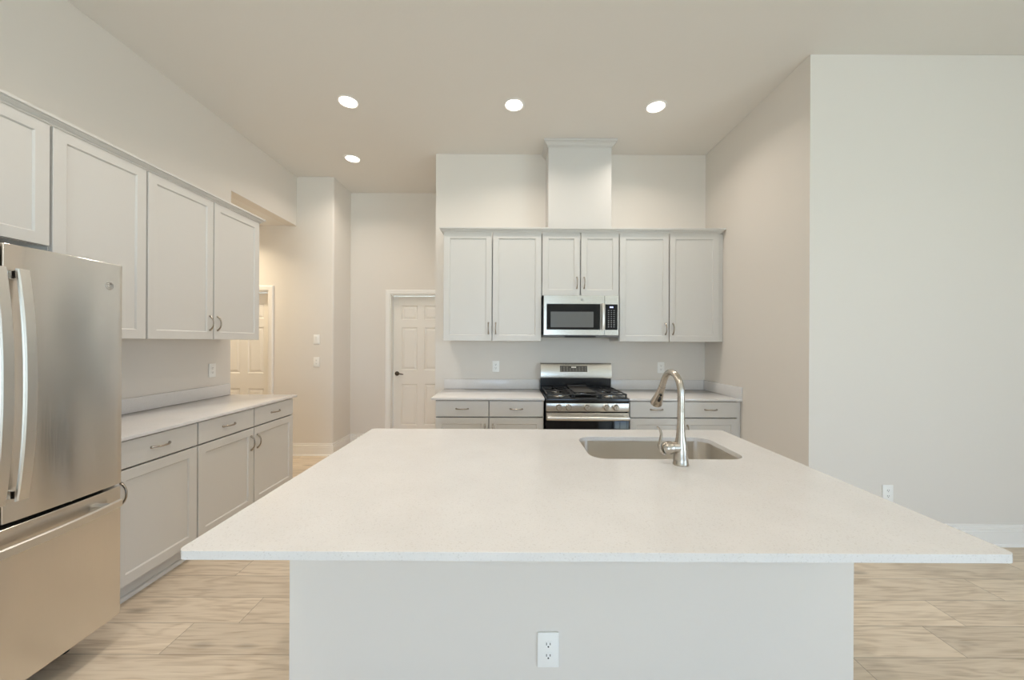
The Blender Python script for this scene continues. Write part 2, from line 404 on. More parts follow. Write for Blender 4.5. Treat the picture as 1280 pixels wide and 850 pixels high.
# six-panel doors
def lever(parent, x, z, y, sgn):
    h = MB(); h.lathe((x, y, z), (0, -1, 0), [(0, 0), (0.031, 0), (0.031, 0.006), (0.026, 0.010), (0.013, 0.012), (0.012, 0.045), (0, 0.045)], 24)
    h.tube([(x, y-0.045, z), (x+sgn*0.02, y-0.05, z+0.003), (x+sgn*0.06, y-0.052, z-0.002), (x+sgn*0.10, y-0.05, z-0.008)], [0.011, 0.011, 0.009, 0.007], 12)
    return h.build('door_handle', BRONZE, parent)
def six_panel_door(name, label, hole, yw, handle):
    x0, x1, zt = hole; cw = 0.062
    root = thing(name, label, 'door'); root['kind'] = 'structure'; root.location = ((x0+x1)/2, yw, 0)
    xc = (x0+x1)/2; w = x1-x0-0.044
    # casing around the hole plus the jamb lining
    cp = [(0.0, 0.001), (0.0, 0.010), (0.010, 0.016), (0.040, 0.020), (0.052, 0.020), (cw, 0.012), (cw, 0.001)]
    m = MB(); a = x0-xc+0.006; b = x1-xc-0.006; t = zt-0.006; rings = []
    for px, pz, dx, dz in ((a, 0.0, -1, 0), (a, t, -1, 1), (b, t, 1, 1), (b, 0.0, 1, 0)):
        rings.append([m.bm.verts.new((px+dx*o, -d, pz+dz*o)) for o, d in cp])
    for A, B in zip(rings, rings[1:]):
        for j in range(len(cp)): m.bm.faces.new((A[j], A[(j+1) % len(cp)], B[(j+1) % len(cp)], B[j]))
    m.bm.faces.new(rings[0]); m.bm.faces.new(rings[-1][::-1])
    m.build('door_casing', TRIM, root)
    m = MB(); j = 0.018
    m.box(x0-xc+0.001, x0-xc+j, 0.0, 0.138, 0.0, zt-0.001); m.box(x1-xc-j, x1-xc-0.001, 0.0, 0.138, 0.0, zt-0.001); m.box(x0-xc+j, x1-xc-j, 0.0, 0.138, zt-j, zt-0.001)
    m.build('door_jamb', TRIM, root)
    zt2 = zt-j-0.004; z0 = 0.012; hh = zt2-z0
    st = 0.112; mu = 0.10; pw = (w-2*st-mu)/2
    xs = [(-w/2+st, -w/2+st+pw), (w/2-st-pw, w/2-st)]
    zz = [(z0+0.235, z0+0.235+0.575), (z0+1.005, z0+1.005+0.59), (z0+1.705, z0+1.705+0.195)]
    zz = [(a_*hh/2.03, b_*hh/2.03) for a_, b_ in zz]
    pans = [(p[0], p[1], q[0], q[1]) for p in xs for q in zz]
    leaf = MB().panel_board(-w/2, w/2, z0, zt2, 0.095, 0.035, pans, [(0.010, 0.009), (0.016, 0.009), (0.042, 0.002)]).build('door_leaf', DOORP, root, ang=12)
    if handle: lever(leaf, handle[0]-xc, handle[1], 0.0945, 1)
    return root
six_panel_door('door_1', 'cream lit six-panel door in the hallway past the left wall', D1, YH, None)
six_panel_door('door_2', 'white six-panel passage door with dark lever handle in the alcove', D2, YA, (-1.60, 0.972))

# ---------------------------------------------------------------- cabinets
def pull_mesh(cx, cz, y, vertical):
    """arched pull standing out towards -y"""
    m = MB(); pts = []; rads = []
    n = 14; Lh = 0.054
    for i in range(n+1):
        u = -1+2*i/n
        d = 0.004+0.026*(1-abs(u)**2.4)
        a = Lh*u
        pts.append((cx, y-d, cz+a) if vertical else (cx+a, y-d, cz))
        rads.append(0.0048+0.0022*abs(u)**3)
    m.tube(pts, rads, 12)
    for s in (-1, 1):
        p = (cx, y, cz+s*Lh) if vertical else (cx+s*Lh, y, cz)
        m.lathe(p, (0, -1, 0), [(0, 0), (0.008, 0), (0.008, 0.003), (0.006, 0.008), (0, 0.011)], 12)
    return m
SHK = [(0.004, 0.0035), (0.0065, 0.008)]
def shaker_door(parent, x0, x1, z0, z1, yf, pull=None, rail=0.056):
    d = MB().panel_board(x0, x1, z0, z1, yf, 0.019, [(x0+rail, x1-rail, z0+rail, z1-rail)], SHK).build('door', CAB, parent, ang=20)
    if pull: pull_mesh(pull[0], pull[1], yf, True).build('door_pull', PULLM, d)
    return d
def drawer(parent, x0, x1, z0, z1, yf):
    d = MB().panel_board(x0, x1, z0, z1, yf, 0.019, [], []).build('drawer', CAB, parent, ang=20)
    pull_mesh((x0+x1)/2, (z0+z1)/2, yf, False).build('drawer_pull', PULLM, d)
    return d
def wall_cabinet(label, loc, rz, edges, z0, z1, depth, pulls, x_fill=0.0, group=None):
    """edges: door boundaries in local x; pulls: per door 'l','r' or None"""
    w = edges[-1]
    r = thing('wall_cabinet', label, 'cabinet', loc, rz, group)
    b = MB(); b.box(0, w, -depth+0.028, -0.001, z0+0.002, z1-0.002)
    b.build('cabinet_body', CAB, r)
    for x in (0, w-0.004): MB().box(x, x+0.004, -depth, -depth+0.028, z0+0.002, z1-0.002).build('end_panel', CAB, r)
    if x_fill: MB().box(w, w+x_fill, -depth, -depth+0.02, z0+0.002, z1-0.002).build('filler_strip', CAB, r)
    for i in range(len(edges)-1):
        a, c = edges[i]+0.005, edges[i+1]-0.005
        p = pulls[i]; pl = None
        if p: pl = ((a+0.031) if p == 'l' else (c-0.031), z0+0.125)
        shaker_door(r, a, c, z0, z1, -depth-0.020, pl)
    return r
def base_cabinet(label, loc, rz, edges, depth, pulls, fill=0.0):
    w = edges[-1]
    r = thing('base_cabinet', label, 'cabinet', loc, rz)
    MB().box(0, w, -depth+0.028, -0.001, 0.102, 0.889).build('cabinet_body', CAB, r)
    for x in (0, w-0.004): MB().box(x, x+0.004, -depth, -depth+0.028, 0.102, 0.889).build('end_panel', CAB, r)
    if fill: MB().box(w, w+fill, -depth, -depth+0.02, 0.102, 0.889).build('filler_strip', CAB, r)
    k = MB(); k.box(0, w+fill, -depth+0.045, -0.02, 0.0, 0.102)
    k.build('toe_kick', CAB, r)
    sh = MB(); y = -depth+0.045
    sh.prism([(y, 0.0005), (y, 0.022), (y-0.006, 0.021), (y-0.013, 0.016), (y-0.017, 0.008), (y-0.018, 0.0005)], 'x', 0.0, w+fill)
    sh.build('shoe_moulding', CAB, r)
    for i in range(len(edges)-1):
        a, c = edges[i]+0.004, edges[i+1]-0.004
        drawer(r, a, c, 0.7385, 0.882, -depth-0.020)
        p = pulls[i]; px = (a+0.031) if p == 'l' else (c-0.031)
        shaker_door(r, a, c, 0.112, 0.7285, -depth-0.020, (px, 0.7285-0.115))
    return r

ZU0, ZU1 = 1.43, 2.502
HZ = PI/2
# back wall, uppers (depth .33, doors .02)
wall_cabinet('tall grey two-door wall cabinet left of the microwave', (-0.680, YB, 0), 0, [0, 0.486, 0.975], ZU0, ZU1, 0.33, ['r', 'l'])
wall_cabinet('short grey two-door wall cabinet directly above the microwave', (0.297, YB, 0), 0, [0, 0.3815, 0.763], 1.882, ZU1, 0.33, ['r', 'l'])
wall_cabinet('tall grey two-door wall cabinet right of the microwave', (1.062, YB, 0), 0, [0, 0.4955, 0.991], ZU0, ZU1, 0.33, ['r', 'l'], 0.044)
# left wall, uppers
wall_cabinet('tall grey two-door wall cabinet at the far end of the left wall', (XL, 2.297, 0), HZ, [0, 0.513, 1.023], ZU0, ZU1, 0.33, ['r', 'l'])
wall_cabinet('tall grey single-door wall cabinet right of the refrigerator top', (XL, 1.818, 0), HZ, [0, 0.477], ZU0, ZU1, 0.33, ['l'])
wall_cabinet('short grey wall cabinet above the refrigerator', (XL, 0.86, 0), HZ, [0, 0.478, 0.956], 1.892, ZU1, 0.33, ['r', 'l'])
# base cabinets
base_cabinet('grey base cabinet with two drawers left of the range', (-0.692, YB, 0), 0, [0, 0.488, 0.988], 0.61, ['r', 'l'])
base_cabinet('grey base cabinet with two drawers right of the range', (1.078, YB, 0), 0, [0, 0.492, 0.988], 0.61, ['r', 'l'], 0.032)
base_cabinet('grey two-door base cabinet at the far end of the left counter', (XL, 2.358, 0), HZ, [0, 0.514, 1.027], 0.606, ['r', 'l'])
base_cabinet('grey single-door base cabinet beside the refrigerator', (XL, 1.856, 0), HZ, [0, 0.499], 0.606, ['l'])

# crown moulding
CR = [(0.0, 0.0), (0.006, 0.0), (0.006, 0.009), (0.011, 0.010), (0.016, 0.016), (0.024, 0.022), (0.024, 0.027), (0.032, 0.029), (0.032, 0.042), (0.0, 0.042)]
def crown(path, z, label, prof, side):
    return tag(MB().sweep(path, [(o, z+h) for o, h in prof], side).build('crown_moulding', CAB, None, ((path[0][0]+path[-1][0])/2, (path[0][1]+path[-1][1])/2, z)), label, 'moulding')
YF = YB-0.35
o = MB()
crown([(-0.682, YB-0.002), (-0.682, YF), (2.066, YF), (2.066, YF+0.06)], 2.4935, 'grey crown moulding along the top of the back wall cabinets', [(a, b+0.009) for a, b in CR], 1)
XF = XL+0.35
crown([(XF-0.345, 3.322), (XF, 3.322), (XF, 0.858), (XF-0.345, 0.858)], 2.4935, 'grey crown moulding along the top of the left wall cabinets', [(a, b+0.009) for a, b in CR], -1)

# boxed vent chase above the microwave
r = thing('vent_chase', 'tall boxed vent chase rising from the back cabinets to the ceiling', 'vent chase', (0.684, YB-0.135, 2.546))
c0 = Vector(r.location)
MB().box(0.364, 1.003, 3.64, YB-0.001, 2.546, H-0.001, 0.002, 1).xform(Matrix.Translation(-c0)).build('chase_body', CAB, r)
CC = [(0.0, 0.0), (0.008, 0.0), (0.008, 0.012), (0.016, 0.014), (0.022, 0.026), (0.036, 0.036), (0.036, 0.043), (0.046, 0.046), (0.046, 0.068), (0.0, 0.068)]
MB().sweep([(0.364, YB-0.002), (0.364, 3.64), (1.003, 3.64), (1.003, YB-0.002)], [(a, H-0.0695+b) for a, b in CC], 1).xform(Matrix.Translation(-c0)).build('crown', CAB, r)

# ---------------------------------------------------------------- counters
ZT, ZB = 0.912, 0.8905
def counter(label, slabs, splashes, base):
    r = thing('countertop', label, 'countertop', base)
    m = MB()
    for s in slabs: m.box(*s, ZB, ZT, 0.003, 2)
    m.xform(Matrix.Translation(-v3(base))).build('slab', QUARTZ, r)
    for s in splashes:
        MB().box(*s, ZT+0.0003, ZT+0.104, 0.003, 2).xform(Matrix.Translation(-v3(base))).build('backsplash', QUARTZ, r)
counter('white quartz counter left of the range with low backsplash', [(-0.728, 0.302, 3.262, YB-0.001)], [(-0.728, 0.302, YB-0.021, YB-0.001)], (-0.21, 3.58, ZB))
counter('white quartz counter right of the range in the corner', [(1.074, XR-0.001, 3.262, YB-0.001)], [(1.074, XR-0.022, YB-0.021, YB-0.001), (XR-0.021, XR-0.001, 3.264, YB-0.001)], (1.58, 3.58, ZB))
counter('long white quartz counter along the left wall beside the refrigerator', [(XL+0.001, -2.030, 1.845, 3.415)], [(XL+0.001, XL+0.021, 1.845, 3.405)], (-2.35, 2.57, ZB))

# ---------------------------------------------------------------- island
IX0, IX1, IY0, IY1 = -0.808, 1.226, 0.869, 2.10
BX0, BX1, BY0, BY1 = -0.766, 1.190, 1.245, 2.07
isl = thing('kitchen_island', 'pale painted island base under the large white countertop', 'island', (0.21, 1.65, 0))
c0 = Vector(isl.location)
T = Matrix.Translation(-c0)
SKX0, SKX1, SKY0, SKY1 = 0.352, 1.042, 1.571, 1.937
m = MB()
m.box(BX0, BX1, BY0, BY0+0.10, 0.0, ZB-0.0005, 0.003, 1)
m.box(BX0, BX0+0.03, BY0+0.10, BY1, 0.0, ZB-0.0005); m.box(BX1-0.03, BX1, BY0+0.10, BY1, 0.0, ZB-0.0005)
m.xform(T).build('knee_wall', WALL, isl)
MB().box(BX0+0.03, BX1-0.03, BY1-0.06, BY1-0.02, 0.10, ZB-0.0005).xform(T).build('cabinet_front', CAB, isl)
MB().box(BX0+0.03, BX1-0.03, BY1-0.10, BY1-0.06, 0.0, 0.10).xform(T).build('toe_kick', CAB, isl)
n = 6; ex = (BX1-BX0-0.06)/n
for i in range(n):
    a = BX0+0.03+i*ex; d = MB().panel_board(-ex/2+0.004, ex/2-0.004, 0.112, 0.882, 0.0, 0.019, [(-ex/2+0.06, ex/2-0.06, 0.168, 0.826)], SHK)
    d.xform(T @ Matrix.Translation((a+ex/2, BY1-0.0005, 0)) @ Matrix.Rotation(PI, 4, 'Z')).build('door', CAB, isl, ang=20)

def rrect(x0, x1, y0, y1, r, n=8):
    P = []
    for cx, cy, a0 in ((x1-r, y1-r, 0), (x0+r, y1-r, PI/2), (x0+r, y0+r, PI), (x1-r, y0+r, 1.5*PI)):
        for k in range(n+1):
            a = a0+PI/2*k/n; P.append((cx+r*math.cos(a), cy+r*math.sin(a)))
    return P
def slab_with_hole(outer, inner, z0, z1):
    m = MB(); bm = m.bm
    def lay(z):
        A = [bm.verts.new((p[0], p[1], z)) for p in outer]; B = [bm.verts.new((p[0], p[1], z)) for p in inner]
        es = [bm.edges.new((R[i], R[(i+1) % len(R)])) for R in (A, B) for i in range(len(R))]
        bmesh.ops.triangle_fill(bm, use_beauty=True, use_dissolve=False, edges=es)
        return A, B
    A1, B1 = lay(z1); A0, B0 = lay(z0)
    for T_, Bt in ((A1, A0), (B1, B0)):
        k = len(T_)
        for i in range(k): bm.faces.new((T_[i], T_[(i+1) % k], Bt[(i+1) % k], Bt[i]))
    return m
o = slab_with_hole(rrect(IX0, IX1, IY0, IY1, 0.020, 6), rrect(SKX0, SKX1, SKY0, SKY1, 0.075), ZB, ZT).build('island_countertop', QUARTZ, None, (0.21, 1.48, ZB))
tag(o, 'large white speckled quartz island countertop with sink cutout', 'countertop')
bv = o.modifiers.new('eased_edge', 'BEVEL'); bv.width = 0.003; bv.segments = 3; bv.limit_method = 'ANGLE'; bv.angle_limit = math.radians(40)

# sink
sk = thing('kitchen_sink', 'undermount stainless steel sink set in the island countertop', 'sink', (0.697, 1.754, ZB-0.225))
c0 = Vector(sk.location)
m = MB(); rings = []
zt = ZB-0.0006
prof = [(0.022, 0.0), (-0.003, 0.0), (-0.003, -0.012), (0.002, -0.155), (0.008, -0.185), (0.022, -0.205), (0.045, -0.213), (0.10, -0.216)]
# outer underside follows with 1.5 mm steel
prof2 = [(0.022, -0.0015), (-0.0045+0.0, -0.0015)][:1]
for ins, dz in [(-0.022, 0.0)] + [(-p[0] if False else p[0], p[1]) for p in prof[1:]]:
    rr = max(0.075-ins, 0.02)
    rings.append([m.bm.verts.new((x, y, zt+dz)) for x, y in rrect(SKX0+ins, SKX1-ins, SKY0+ins, SKY1-ins, rr)])
for A, B in zip(rings, rings[1:]):
    k = len(A)
    for i in range(k): m.bm.faces.new((A[i], A[(i+1) % k], B[(i+1) % k], B[i]))
m.bm.faces.new(rings[-1])
o = m.xform(Matrix.Translation(-c0)).build('basin', SINKM, sk)
sd = o.modifiers.new('sheet', 'SOLIDIFY'); sd.thickness = 0.0015; sd.offset = -1
MB().lathe((0, 0, ZB-0.2160-c0.z), (0, 0, 1), [(0.020, -0.006), (0.030, 0.0005), (0.052, 0.003), (0.057, 0.001), (0.057, -0.001)], 32).build('drain', CHROME, sk)

# faucet
FX, FY = 0.708, 1.502
fa = thing('kitchen_faucet', 'brushed nickel gooseneck pull-down faucet in front of the island sink', 'faucet', (FX, FY, ZT))
m = MB()
m.lathe((0, 0, 0.0002), (0, 0, 1), [(0, 0), (0.0315, 0), (0.0315, 0.004), (0.0300, 0.006), (0.0290, 0.03), (0.0270, 0.06), (0.0235, 0.09), (0.0185, 0.115), (0.0165, 0.14), (0.0150, 0.18), (0.0143, 0.22), (0.0141, 0.225), (0, 0.225)], 40)
m.build('faucet_body', NICKEL, fa)
def spline(P, n=8):
    P = [v3(p) for p in P]; out = []
    for i in range(len(P)-1):
        p0, p1, p2, p3 = P[max(i-1, 0)], P[i], P[i+1], P[min(i+2, len(P)-1)]
        for k in range(n):
            t = k/n
            out.append(0.5*((2*p1)+(p2-p0)*t+(2*p0-5*p1+4*p2-p3)*t*t+(3*p1-p0-3*p2+p3)*t**3))
    return out+[P[-1]]
pp = spline([(0, 0, 0.20), (0, 0, 0.29), (0, 0.012, 0.335), (0, 0.045, 0.366), (0, 0.092, 0.377), (0, 0.135, 0.366), (0, 0.165, 0.338), (0, 0.188, 0.302)], 8)
MB().tube(pp, 0.0140, 24).build('spout', NICKEL, fa)
p0 = Vector((0, 0.186, 0.305)); p1 = Vector((0, 0.258, 0.212)); d = (p1-p0).normalized(); Ln = (p1-p0).length
hd = MB().lathe(p0, d, [(0, 0), (0.0150, 0), (0.0155, 0.003), (0.0170, 0.03), (0.0215, 0.07), (0.0280, Ln-0.006), (0.0275, Ln), (0.0230, Ln+0.001), (0.0225, Ln-0.003), (0, Ln-0.003)], 32).build('spray_head', NICKEL, fa)
nrm = Vector((-0.15, -1, 0)); nrm = (nrm - d*nrm.dot(d)).normalized()
for t, ra, ln in ((0.040, 0.0060, 0.000), (0.068, 0.0068, 0.008)):
    rr = 0.0150+(0.0280-0.0150)*t/Ln
    c = p0+d*t+nrm*rr
    MB().tube([c-d*(ln+0.0055)-nrm*0.002, c-d*(ln+0.002), c, c+d*(ln+0.002), c+d*(ln+0.0055)-nrm*0.002], [ra*0.5, ra*0.95, ra, ra*0.95, ra*0.5], 12).build('spray_button', RUBBER, hd)
hb = MB(); ax = Vector((-1, -0.12, 0.0)).normalized()
hb.lathe((0, 0, 0.072), ax, [(0, 0), (0.0235, 0.0), (0.0225, 0.030), (0.0225, 0.0365), (0.0215, 0.0375), (0.0215, 0.0395), (0.0255, 0.041), (0.0270, 0.050), (0.0262, 0.063), (0.0215, 0.074), (0.012, 0.081), (0, 0.083)], 32)
hub = hb.build('handle_hub', NICKEL, fa)
lv = spline([(-0.070, -0.012, 0.046), (-0.086, -0.014, 0.058), (-0.095, -0.014, 0.080), (-0.091, -0.014, 0.105), (-0.088, -0.014, 0.128), (-0.093, -0.014, 0.147), (-0.104, -0.014, 0.160)], 6)
nn = len(lv)
MB().tube(lv, [0.0095-0.0045*abs(i/(nn-1)-0.35)*1.3 for i in range(nn)], 14, 0.65, (1, 0, 0.3)).build('lever', NICKEL, hub)

# ---------------------------------------------------------------- refrigerator (front faces +x; built facing -y, rotated)
# local x -> world +y, local -y -> world +x
FYC = 1.298; FH = 0.408; FRX = -1.835
rf = thing('refrigerator', 'stainless french-door refrigerator with bottom freezer at the left', 'refrigerator', (FRX-0.40, FYC, 0), HZ)
yf = -0.40        # local y of the door fronts
MB().box(-FH, FH, yf+0.095, 0.37, 0.115, 1.745, 0.004, 2).build('case', GREYCASE, rf)
for sx in (-1, 1):
    for yy in (yf+0.20, 0.30): MB().lathe((sx*(FH-0.07), yy, 0.0), (0, 0, 1), [(0, 0), (0.022, 0), (0.022, 0.008), (0.010, 0.012), (0.010, 0.116), (0, 0.116)], 16).build('levelling_foot', RUBBER, rf)
def bowed_front(x0, x1, z0, z1, thick, mat_name, name, bow=0.007):
    m = MB(); n = 14; prof = []
    for i in range(n+1):
        u = -1+2*i/n; x = x0+(x1-x0)*i/n
        yy = yf+bow*u*u
        prof.append((x, yy))
    r = 0.010
    prof[0] = (x0+0.002, prof[0][1]+0.002); prof[-1] = (x1-0.002, prof[-1][1]+0.002)
    prof = [(x0, yf+thick), (x0, yf+bow+r)] + prof + [(x1, yf+bow+r), (x1, yf+thick)]
    m.prism(prof, 'z', z0, z1)
    o = m.build(name, STEEL, rf, ang=40)
    b = o.modifiers.new('edge', 'BEVEL'); b.width = 0.0025; b.segments = 2; b.limit_method = 'ANGLE'; b.angle_limit = math.radians(50)
    return o
dl = bowed_front(-FH, -0.004, 0.747, 1.772, 0.085, None, 'fridge_door')
dr = bowed_front(0.004, FH, 0.747, 1.772, 0.085, None, 'fridge_door')
fz = bowed_front(-FH, FH, 0.13, 0.732, 0.085, None, 'freezer_drawer', 0.010)
MB().box(-FH+0.01, FH-0.01, yf+0.086, yf+0.094, 0.13, 1.765).build('door_gasket', RUBBER, rf)
MB().box(-FH+0.03, FH-0.03, yf+0.42, yf+0.46, 0.0, 0.114, 0.004, 1).build('kick_grille', GREYCASE, rf)
for s in (-1, 1): MB().box(s*(FH-0.06)-0.035, s*(FH-0.06)+0.035, yf+0.01, yf+0.16, 1.746 if s else 0, 1.785, 0.006, 2).xform(Matrix.Translation((0, 0.10, 0))).build('hinge_cover', GREYCASE, rf)
def bar_handle(parent, along, c, a0, a1, half, dend, dmid, th, sgn=1):
    """bowed flat bar; along 'z' (upright, at local x=c) or 'x' (level, at z=c)"""
    m = MB(); n = 24; P = []
    for i in range(n+1):
        u = -1+2*i/n; a = (a0+a1)/2+(a1-a0)/2*u
        d = dend+(dmid-dend)*(1-abs(u)**2.2)
        P.append((a, yf-d))
    rings = []
    for a, y in P:
        sec = [(-half+0.004, 0), (half-0.004, 0), (half, 0.004), (half, th-0.003), (half-0.003, th), (-half+0.003, th), (-half, th-0.003), (-half, 0.004)]
        rings.append([m.bm.verts.new((c+q, y+w, a) if along == 'z' else (a, y+w, c+q)) for q, w in sec])
    for A, B in zip(rings, rings[1:]):
        for k in range(8): m.bm.faces.new((A[k], A[(k+1) % 8], B[(k+1) % 8], B[k]))
    m.bm.faces.new(rings[0]); m.bm.faces.new(rings[-1][::-1])
    h = m.build('handle', STEELH, parent, ang=30)
    for e in (0, 1):
        q = 0.022 if along == 'z' else 0.055; a = a0+q if e == 0 else a1-q
        b = MB()
        if along == 'z': b.box(c-half*0.75, c+half*0.75, yf-dend+th*0.6-0.004, yf+0.012, a-0.016, a+0.016, 0.002, 1)
        else: b.box(a-0.016, a+0.016, yf-dend+th*0.6-0.004, yf+0.012, c-half*0.75, c+half*0.75, 0.002, 1)
        b.build('handle_post', CHROME, parent)
    return h
bar_handle(dr, 'z', 0.031, 0.83, 1.68, 0.0175, 0.036, 0.067, 0.014)
bar_handle(dl, 'z', -0.031, 0.83, 1.68, 0.0175, 0.036, 0.067, 0.014)
bar_handle(fz, 'x', 0.668, -FH+0.055, FH-0.034, 0.0175, 0.032, 0.066, 0.014)
def badge(parent, x, y, z, r):
    m = MB()
    m.lathe((x, y, z), (0, -1, 0), [(0, -0.001), (r, -0.001), (r, 0.002), (r*0.9, 0.0035), (r*0.76, 0.0035), (r*0.70, 0.002), (r*0.56, 0.002), (r*0.5, 0.003), (r*0.4, 0.003), (r*0.34, 0.002), (0, 0.002)], 40)
    o = m.build('round_badge', BADGE, parent)
    return o
badge(dr, FH-0.062, yf+0.0055, 1.668, 0.0185)

# ---------------------------------------------------------------- over-the-range microwave
mw = thing('microwave', 'stainless over-the-range microwave with black glass door above the range', 'microwave', (0.679, YB, 1.47))
def MX(px): return (px-639.5)/128.2-0.679
def MZ(py): return 1.42+(427.5-py)/128.2-1.47
yfm = -0.40
MB().box(-0.374, 0.374, yfm+0.03, -0.001, 0.022, 0.408, 0.003, 1).build('case', BLACK, mw)
MB().box(-0.372, 0.372, yfm+0.012, -0.02, 0.0, 0.022, 0.004, 1).build('underside', GREYCASE, mw)
MB().box(MX(706), MX(745), yfm+0.004, yfm+0.10, -0.004, 0.012, 0.003, 1).build('vent_lip', RUBBER, mw)
# door: frame with a glass opening
xa, xb, xs = MX(679.4), MX(773.4), MX(755.6)
dx0, dx1, dz0, dz1 = MX(682.9), MX(750.3), MZ(412), MZ(379.3)
dm = MB(); dm.panel_board(xa, xs-0.001, 0.018, 0.408, yfm, 0.028, [(dx0, dx1, dz0, dz1)], [(0.002, 0.004)], 0.003)
md = dm.build('microwave_door', STEELR, mw, ang=25)
g = MB(); g.panel_board(dx0+0.003, dx1-0.003, dz0+0.003, dz1-0.003, yfm+0.0015, 0.002, [(MX(688), MX(742), MZ(409), MZ(389))], [(0.001, 0.0006)], 0.0005)
gl = g.build('door_glass', GLASSB, md)
MB().box(MX(688)+0.002, MX(742)-0.002, yfm+0.0008, yfm+0.0016, MZ(409)+0.002, MZ(389)-0.002).build('window_screen', MESHW, gl)
h = MB(); P = []
zz0, zz1 = MZ(411.8), MZ(379.0)
for i in range(13):
    u = -1+2*i/12; P.append((MX(753.2), yfm-0.018-0.016*(1-u*u), (zz0+zz1)/2+(zz1-zz0)/2*u))
h.tube(P, 0.014, 16, 0.6, (0, 1, 0)); 
for z in (zz0+0.015, zz1-0.015): h.box(MX(753.2)-0.009, MX(753.2)+0.009, yfm-0.02, yfm+0.001, z-0.009, z+0.009, 0.002, 1)
h.build('door_handle', STEELH, md)
cp = MB(); cp.panel_board(xs+0.001, xb, 0.018, 0.408, yfm, 0.028, [(MX(756.4), MX(771.9), MZ(411.9), MZ(379.9))], [(0.0015, 0.002)], 0.003)
cpo = cp.build('control_panel', STEELR, mw, ang=25)
MB().box(MX(756.4)+0.0015, MX(771.9)-0.0015, yfm+0.0005, yfm+0.0025, MZ(411.9)+0.0015, MZ(379.9)-0.0015).build('control_glass', GLASSB, cpo)
ck = MB()
for k in range(4): ck.box(MX(762.2)+k*0.0085, MX(762.2)+k*0.0085+0.006, yfm-0.0002, yfm+0.0008, MZ(384.4), MZ(382.6))
ck.build('clock_display', CLOCK, cpo)
kb = MB()
for row in range(9):
    zc = MZ(387.6+row*2.55)
    for colm in range(3):
        xc = MX(760.6+colm*3.4)
        kb.box(xc-0.006, xc+0.006, yfm-0.0001, yfm+0.0008, zc-0.0035 if row > 4 else zc-0.002, zc+0.0035 if row > 4 else zc+0.002)
kb.build('keypad', pmat('dim_key_print', (0.34, 0.345, 0.36), 0.5), cpo)
badge(md, MX(727.3), yfm-0.0005, MZ(374.2), 0.0125)

# ---------------------------------------------------------------- gas range
RX, RW = 0.6875, 0.3765
rg = thing('gas_range', 'stainless gas range with black cooktop between the back counters', 'range', (RX, 3.565, 0))
def RY(y): return y-3.565
yfr = RY(3.245)
MB().box(-RW, RW, RY(3.285), RY(3.905), 0.03, 0.895, 0.003, 1).build('range_body', BLACK, rg)
for sx in (-1, 1):
    for y in (3.33, 3.86): MB().cyl((sx*(RW-0.05), RY(y), 0.0), (0, 0, 1), 0.018, 0.031, 16).build('levelling_foot', RUBBER, rg)
ck = MB(); ck.box(-RW, RW, RY(3.245), RY(3.845), 0.872, 0.914, 0.006, 2); ckt = ck.build('cooktop', BLACK, rg)
# burners
burn = [(-0.235, 3.40, 0.045), (-0.235, 3.68, 0.036), (0.0, 3.54, 0.05), (0.235, 3.40, 0.05), (0.235, 3.68, 0.036)]
for bx, by, br in burn:
    m = MB(); m.lathe((bx, RY(by), 0.9135), (0, 0, 1), [(0, 0), (br*1.25, 0), (br*1.2, 0.004), (br, 0.006), (br, 0.010), (br*0.98, 0.014), (0, 0.015)], 28)
    b = m.build('burner', STEELR, ckt)
    MB().lathe((bx, RY(by), 0.928), (0, 0, 1), [(0, 0), (br*0.86, 0), (br*0.86, 0.005), (br*0.7, 0.008), (0, 0.0085)], 28).build('burner_cap', IRON, ckt)
# grates: three sections with raised fingers
def grate(x0, x1, centre):
    m = MB(); zt_ = 0.951; t = 0.006; y0, y1 = RY(3.275), RY(3.815)
    for x in (x0+t, x1-t): m.box(x-t, x+t, y0, y1, zt_-0.013, zt_, 0.003, 1)
    for y in (y0+t, (y0+y1)/2, y1-t): m.box(x0, x1, y-t, y+t, zt_-0.013, zt_, 0.003, 1)
    for x in (x0+0.008, x1-0.008):
        for y in (y0+0.01, y1-0.01): m.box(x-0.007, x+0.007, y-0.007, y+0.007, 0.9142, zt_-0.004, 0.002, 1)
    xm = (x0+x1)/2
    for cy in ((y0*3+y1)/4, (y0+y1*3)/4):
        for sx in (-1, 1):
            m.box(min(xm+sx*0.03, xm+sx*(x1-x0)/2), max(xm+sx*0.03, xm+sx*(x1-x0)/2), cy-0.005, cy+0.005, zt_-0.010, zt_, 0.002, 1)
        for sy in (-1, 1):
            e = cy+sy*(y1-y0)/4
            m.box(xm-0.005, xm+0.005, min(cy+sy*0.03, e), max(cy+sy*0.03, e), zt_-0.010, zt_, 0.002, 1)
    return m.build('grate', IRON, ckt)
grate(-0.366, -0.124, False); grate(0.124, 0.366, False)
m = MB(); zt_ = 0.951; y0, y1 = RY(3.275), RY(3.815)
for x in (-0.116, 0.116): m.box(x-0.006, x+0.006, y0, y1, zt_-0.013, zt_, 0.003, 1)
for k in range(4): m.box(-0.116, 0.116, y0+0.006+k*(y1-y0-0.012)/3-0.006, y0+0.006+k*(y1-y0-0.012)/3+0.006, zt_-0.013, zt_, 0.003, 1)
for x in (-0.112, 0.112):
    for y in (y0+0.01, y1-0.01): m.box(x-0.007, x+0.007, y-0.007, y+0.007, 0.9142, zt_-0.004, 0.002, 1)
m.build('grate', IRON, ckt)
m = MB(); m.box(-0.100, 0.100, RY(3.36), RY(3.80), 0.9515, 0.957, 0.003, 1); m.box(-0.100, 0.100, RY(3.785), RY(3.80), 0.957, 0.972, 0.003, 1)
m.build('griddle', pmat('griddle_iron', (0.055, 0.05, 0.045), 0.42), ckt)
